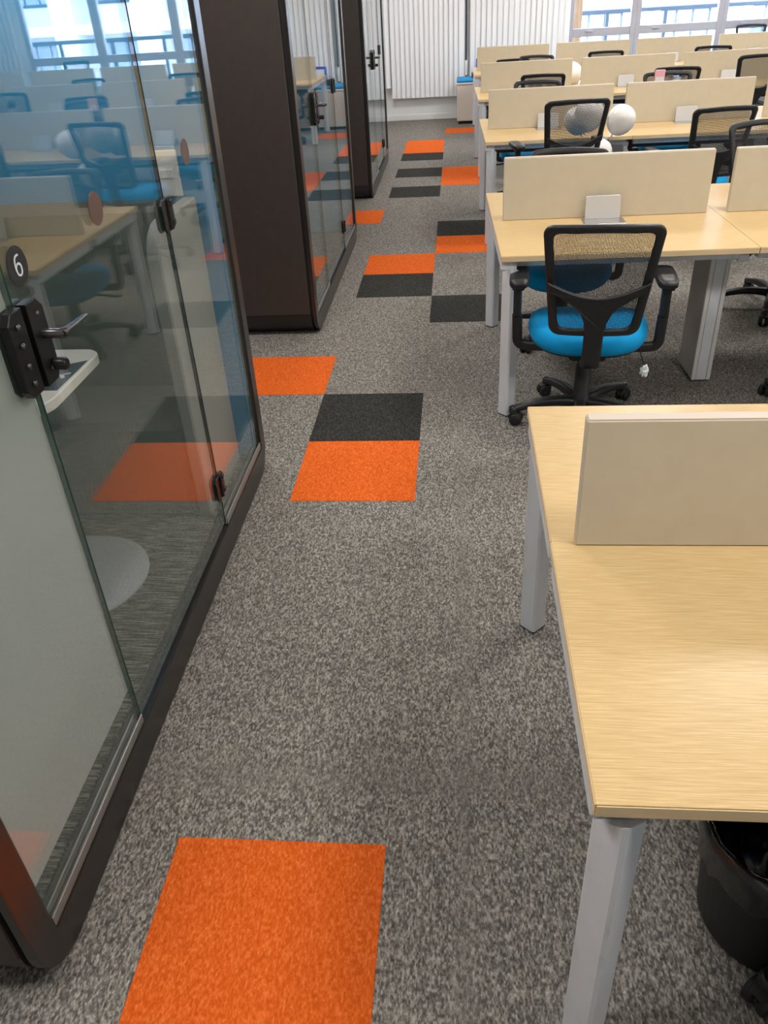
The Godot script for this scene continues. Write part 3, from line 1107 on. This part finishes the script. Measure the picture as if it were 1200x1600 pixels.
func build_booths() -> void:
	booth(1.866, -0.315, "dark framed glass meeting booth closest to the camera, with a numbered round sticker", 1.235, 0.325, true)
	booth(-1.82, -4.01, "dark framed glass meeting booth in the middle of the three along the aisle", -2.43, -3.30, false)
	booth(-5.45, -7.64, "dark framed glass meeting booth at the far end, by the blinds", -6.25, -7.06, false)
	booth_sofa(-0.225, 1.0, "grey felt booth sofa against the blue wall under the white switch", 0.45)
	var o := thing("booth_table", "white pedestal table with rounded corners inside the first booth", "table", Vector3(-0.62, 0.075, 0.44))
	var st := mb()
	var pl := round_poly([Vector2(-0.6, -0.23), Vector2(0.118, -0.23), Vector2(0.118, 0.23), Vector2(-0.6, 0.23)], [0.03, 0.09, 0.06, 0.03], 8)
	extrude(st, pl, 0.625, 0.66, func(x: float, y: float, d: float) -> Vector3: return Vector3(x, d, -y), 0.004)
	part("tabletop", st, M.white_top, o)
	st = mb()
	lathe(st, Vector3(0.0, 0, 0.12), [Vector2(0.035, 0.012), Vector2(0.035, 0.625)], 20)
	part("column", st, M.alu, o)
	st = mb()
	lathe(st, Vector3(0.0, 0, 0.16), [Vector2(0.25, 0.0), Vector2(0.25, 0.006), Vector2(0.235, 0.012), Vector2(0.04, 0.018)], 40)
	part("base", st, M.base_grey, o)
	o = thing("table_mat", "navy mat with pale print lying on the white booth table", "mat", Vector3(-0.62, 0.735, 0.44))
	st = mb()
	extrude(st, PackedVector2Array([Vector2(-0.16, -0.10), Vector2(0.105, -0.10), Vector2(0.108, 0.125), Vector2(0.0, 0.06), Vector2(-0.16, 0.04)]), 0.0, 0.002, func(x: float, y: float, d: float) -> Vector3: return Vector3(x, d, -y))
	part("sheet", st, M.navy, o)
	st = mb()
	for k in 5:
		box(st, Vector3(0.0, 0.0023, -0.03 + k * 0.018), Vector3([0.07, 0.06, 0.075, 0.05, 0.06][k], 0.0008, 0.005))
	box(st, Vector3(0.078, 0.0023, 0.0), Vector3(0.012, 0.0008, 0.034), 0.0, Basis(Vector3.UP, 0.5))
	box(st, Vector3(0.083, 0.0023, -0.017), Vector3(0.03, 0.0008, 0.008), 0.0, Basis(Vector3.UP, 0.5))
	part("print", st, M.print_light, o)

func build_desks() -> void:
	var kits := [make_station(true, true), make_station(false, true), [], [], make_station(false, false)]
	# the far side of a bench is the same kit turned round: mirrored in z
	for src in [[0, 2], [4, 3]]:
		var out := []
		for p in (make_station(true, false) if src[0] == 0 else make_station(false, false)):
			var arr: Array = p[1].surface_get_arrays(0)
			var v: PackedVector3Array = arr[Mesh.ARRAY_VERTEX]
			var st := mb()
			st.set_smooth_group(-1)
			var idx = arr[Mesh.ARRAY_INDEX]
			var n: int = v.size() if idx == null else idx.size()
			for k in range(0, n, 3):
				var a := v[k] if idx == null else v[idx[k]]
				var b := v[k + 1] if idx == null else v[idx[k + 1]]
				var c := v[k + 2] if idx == null else v[idx[k + 2]]
				for q in [a, c, b]:
					st.add_vertex(Vector3(q.x, q.y, -q.z))
			out.append([p[0], mesh_of(st), p[2]])
		kits[src[1]] = out
	bench(0, 0.852, 1.305, 0.0, 2, "row with the waste bin", kits)
	bench(1, 0.835, -1.345, deg_to_rad(1.2), 4, "second row from the bin", kits)
	bench(2, 0.862, -4.285, deg_to_rad(0.8), 4, "third row from the bin", kits)
	bench(3, 0.868, -6.93, deg_to_rad(0.8), 5, "row before the last", kits)
	bench(4, 0.885, -9.62, deg_to_rad(0.3), 5, "row under the windows", kits)

func build_chairs() -> void:
	var low := make_chair(-0.06, 0.3)
	var mid := make_chair(-0.012, 0.43)
	var high := make_chair(0.08, 0.15)
	var g := "black mesh office chairs with blue seats"
	var lead := mid.duplicate()
	lead.name = "office_chair"
	copy_chair(mid, Vector3(1.218, 0, -0.69), -0.09, "black mesh-back chair with blue seat, fully seen at the second row by the aisle", g, true)
	hang_tag(mid)
	copy_chair(low, Vector3(1.24, 0, -1.74), PI - 0.1, "blue-seated chair tucked in opposite the fully seen chair, behind the divider", g, true)
	copy_chair(high, Vector3(1.37, 0, -3.46), 0.15, "black mesh-back chair with white balloons before it at the third row", g, true)
	copy_chair(lead, Vector3(2.33, 0, -0.72), 0.3, "chair cut by the frame edge beyond the grey cable riser, base showing", g)
	copy_chair(lead, Vector3(2.51, 0, -2.12), PI + 0.3, "dark chair facing us over the second divider of the second row", g)
	copy_chair(lead, Vector3(2.32, 0, -3.56), 0.15, "slanted mesh-back chair in front of the third row's second desk", g)
	copy_chair(lead, Vector3(1.30, 0, -5.02), PI - 0.2, "wide dark chair back showing just above the third row's first divider", g)
	copy_chair(lead, Vector3(1.50, 0, -6.42), -0.05, "chair with square black top rail at the row before the last", g)
	var tagged := copy_chair(lead, Vector3(2.50, 0, -5.22), PI - 0.1, "chair with a pink and white tag above the third row's second divider", g)
	pink_tag(tagged)
	copy_chair(lead, Vector3(2.80, 0, -6.45), -0.18, "chair partly behind the one with the pink tag", g)
	copy_chair(high, Vector3(3.36, 0, -6.14), 0.05, "large mesh-back chair near the frame edge at the row before the last", g)
	copy_chair(low, Vector3(1.38, 0, -9.2), -0.05, "greenish mesh-back chair before the divider under the blinds, by the aisle", g)
	copy_chair(lead, Vector3(1.52, 0, -8.05), PI - 0.25, "chair back with curved rail overlapping the greenish chair's side", g)
	copy_chair(lead, Vector3(2.50, 0, -9.0), -0.1, "low chair back with squared corners under the first window", g)
	copy_chair(lead, Vector3(3.75, 0, -8.9), -0.15, "tall chair rising before the window mullion between two dividers", g)
	copy_chair(high, Vector3(4.80, 0, -10.46), PI, "chair behind the window row, its top rail against the bright glass", g)
	copy_chair(lead, Vector3(3.40, 0, -3.45), 0.1, "chair at the third row's third desk, seen mirrored in the booth", g)
	copy_chair(lead, Vector3(4.45, 0, -6.2), 0.1, "chair at the fourth desk of the row before the last", g)
	copy_chair(lead, Vector3(1.45, 0, 2.03), 0.2, "chair under the desk with the waste bin, only its foot showing", g)
	lead.free()

func hang_tag(c: Node3D) -> void:
	var st := mb()
	tube(st, [Vector3(0.20, 0.42, 0.10), Vector3(0.215, 0.37, 0.12), Vector3(0.235, 0.32, 0.13)], 0.002, 6)
	var t := part("tag_string", st, M.black_soft, c)
	st = mb()
	var nz := FastNoiseLite.new()
	nz.seed = 8
	nz.frequency = 1.0
	var rings := []
	for j in 9:
		var r := PackedVector3Array()
		var a := PI * j / 8.0
		for k in 14:
			var b := -TAU * k / 14.0
			var d := Vector3(sin(a) * cos(b), -cos(a), sin(a) * sin(b))
			r.append(Vector3(0.238, 0.30, 0.132) + d * Vector3(0.017, 0.026, 0.015) * (1.0 + 0.7 * nz.get_noise_3dv(d * 2.4)))
		rings.append(r)
	skin(st, rings, true, false)
	part("tag_pouch", st, M.chrome_bag, t)

func pink_tag(c: Node3D) -> void:
	var st := mb()
	box(st, Vector3(0.07, 0.925, 0.372), Vector3(0.088, 0.11, 0.012), 0.004)
	var t := part("label_tag", st, M.pink, c)
	st = mb()
	box(st, Vector3(0.07, 0.905, 0.365), Vector3(0.07, 0.035, 0.004), 0.001)
	part("label_band", st, M.white_plastic, t)

func build_small() -> void:
	# balloons
	var bl := [[Vector3(1.76, 0.885, -3.36), 0.092, 0.5, "white balloon peeking out beside the chair arm at the third row"], [Vector3(1.555, 0.915, -3.42), 0.098, 0.2, "upper white balloon seen through the chair mesh"], [Vector3(1.50, 0.86, -3.60), 0.088, -0.4, "lower white balloon resting on the desk behind the chair mesh"], [Vector3(1.62, 0.70, -3.28), 0.085, 0.1, "white balloon hanging below the others beside the chair back"], [Vector3(1.905, 0.83, -7.4), 0.12, 0.0, "white balloon half seen in the slot between two dividers of the row before the last"]]
	for b in bl:
		var o := thing("balloon", b[3], "balloon", b[0], 0.0, "white balloons among the desks")
		var st := mb()
		var prof := []
		for j in 17:
			var a := PI * j / 16.0
			prof.append(Vector2(sin(a) * b[1] * (1.0 + 0.06 * cos(a) * -1.0), -cos(a) * b[1] * (1.12 if j < 8 else 1.0)))
		prof[0].x = 0.0
		prof[16].x = 0.0
		var bs := Basis(Vector3.FORWARD, b[2])
		lathe(st, Vector3.ZERO, prof, 28, bs)
		part("skin", st, M.balloon, o)
		st = mb()
		lathe(st, bs * Vector3(0, -b[1] * 1.12, 0), [Vector2(0.010, -0.014), Vector2(0.004, -0.004), Vector2(0.006, 0.004)], 12, bs)
		part("knot", st, M.balloon, o)
	# waste bin with bag
	var o := thing("waste_bin", "round black waste bin with a crumpled black bag under the desk", "bin", Vector3(1.305, 0, 1.635))
	var st := mb()
	lathe(st, Vector3.ZERO, [Vector2(0.10, 0.0), Vector2(0.125, 0.004), Vector2(0.132, 0.02), Vector2(0.158, 0.305), Vector2(0.162, 0.31), Vector2(0.158, 0.315), Vector2(0.152, 0.308), Vector2(0.13, 0.02), Vector2(0.0, 0.012)], 40)
	part("bin_body", st, M.bin, o)
	st = mb()
	var rng := RandomNumberGenerator.new()
	rng.seed = 77
	var nz := FastNoiseLite.new()
	nz.seed = 3
	nz.frequency = 1.0
	var rings := []
	var prof := [Vector2(0.157, 0.225), Vector2(0.160, 0.26), Vector2(0.163, 0.29), Vector2(0.164, 0.316), Vector2(0.157, 0.322), Vector2(0.148, 0.312), Vector2(0.143, 0.27), Vector2(0.142, 0.2), Vector2(0.13, 0.12), Vector2(0.10, 0.07), Vector2(0.03, 0.05)]
	for j in prof.size():
		var r := PackedVector3Array()
		for k in 72:
			var a := -TAU * k / 72.0
			var w := nz.get_noise_3d(cos(a) * 2.6, sin(a) * 2.6, j * 0.35)
			var w2 := nz.get_noise_3d(cos(a) * 7.0, sin(a) * 7.0, j * 0.6 + 9.0)
			var amp := 0.004 if j < 5 else 0.026
			var rr: float = prof[j].x + amp * (w + 0.6 * w2) * (1.0 if j > 0 else 0.5) + (0.003 if j < 5 else 0.0)
			var yy: float = prof[j].y + (0.05 * w if j == 0 else 0.02 * w if j == 1 else 0.012 * w2)
			r.append(Vector3(cos(a) * rr, yy, sin(a) * rr))
		rings.append(r)
	skin(st, rings)
	cap(st, rings[-1])
	part("bin_bag", st, M.bag, o)
	# pedestals with cushions
	for k in 2:
		var p := thing("mobile_pedestal", ["cream mobile pedestal with blue cushion at the aisle end under the blinds", "cream mobile pedestal beside the aisle-end one, half hidden by desks"][k], "pedestal", Vector3(0.875 + k * 0.47, 0, -10.62), 0.0, "cream pedestals under the blinds")
		st = mb()
		box(st, Vector3(0, 0.275, 0), Vector3(0.42, 0.47, 0.5), 0.006)
		part("cabinet", st, M.ped, p)
		st = mb()
		box(st, Vector3(0, 0.525, 0.0), Vector3(0.43, 0.026, 0.515), 0.006)
		part("top_panel", st, M.ped, p)
		st = mb()
		box(st, Vector3(0, 0.02, 0.0), Vector3(0.38, 0.04, 0.46), 0.004)
		part("plinth", st, M.foot, p)
		st = mb()
		box(st, Vector3(0, 0.558, 0.0), Vector3(0.425, 0.04, 0.51), 0.014)
		part("seat_cushion", st, M.blue_pad, p)
		var fr := thing("display_frame", ["blue rectangular frame standing on the aisle-end pedestal", "blue rectangular frame standing on the second pedestal"][k], "frame", Vector3(1.06 + k * 0.30, 0.578, -10.72), 0.25)
		st = mb()
		ring(st, round_poly([Vector2(-0.12, 0.0), Vector2(0.12, 0.0), Vector2(0.12, 0.235), Vector2(-0.12, 0.235)], [0.01, 0.01, 0.01, 0.01], 3), round_poly([Vector2(-0.09, 0.03), Vector2(0.09, 0.03), Vector2(0.09, 0.205), Vector2(-0.09, 0.205)], [0.005, 0.005, 0.005, 0.005], 3), -0.012, 0.012, func(x: float, y: float, d: float) -> Vector3: return Vector3(x, y, d), 0.1, false)
		part("border", st, M.blue_frame, fr)
		st = mb()
		box(st, Vector3(0, 0.1175, 0), Vector3(0.184, 0.179, 0.006))
		part("sheet", st, M.white_plastic, fr)
		var bx := thing("desk_box", ["small black box on the blue cushion by the cord", "small black box on the second blue cushion"][k], "box", Vector3(0.93 + k * 0.3, 0.578, -10.55), 0.2)
		st = mb()
		box(st, Vector3(0, 0.035, 0), Vector3(0.10, 0.07, 0.08), 0.006)
		part("case", st, M.black, bx)
		st = mb()
		box(st, Vector3(0, 0.073, 0), Vector3(0.09, 0.008, 0.07), 0.003)
		part("lid", st, M.black_soft, bx)
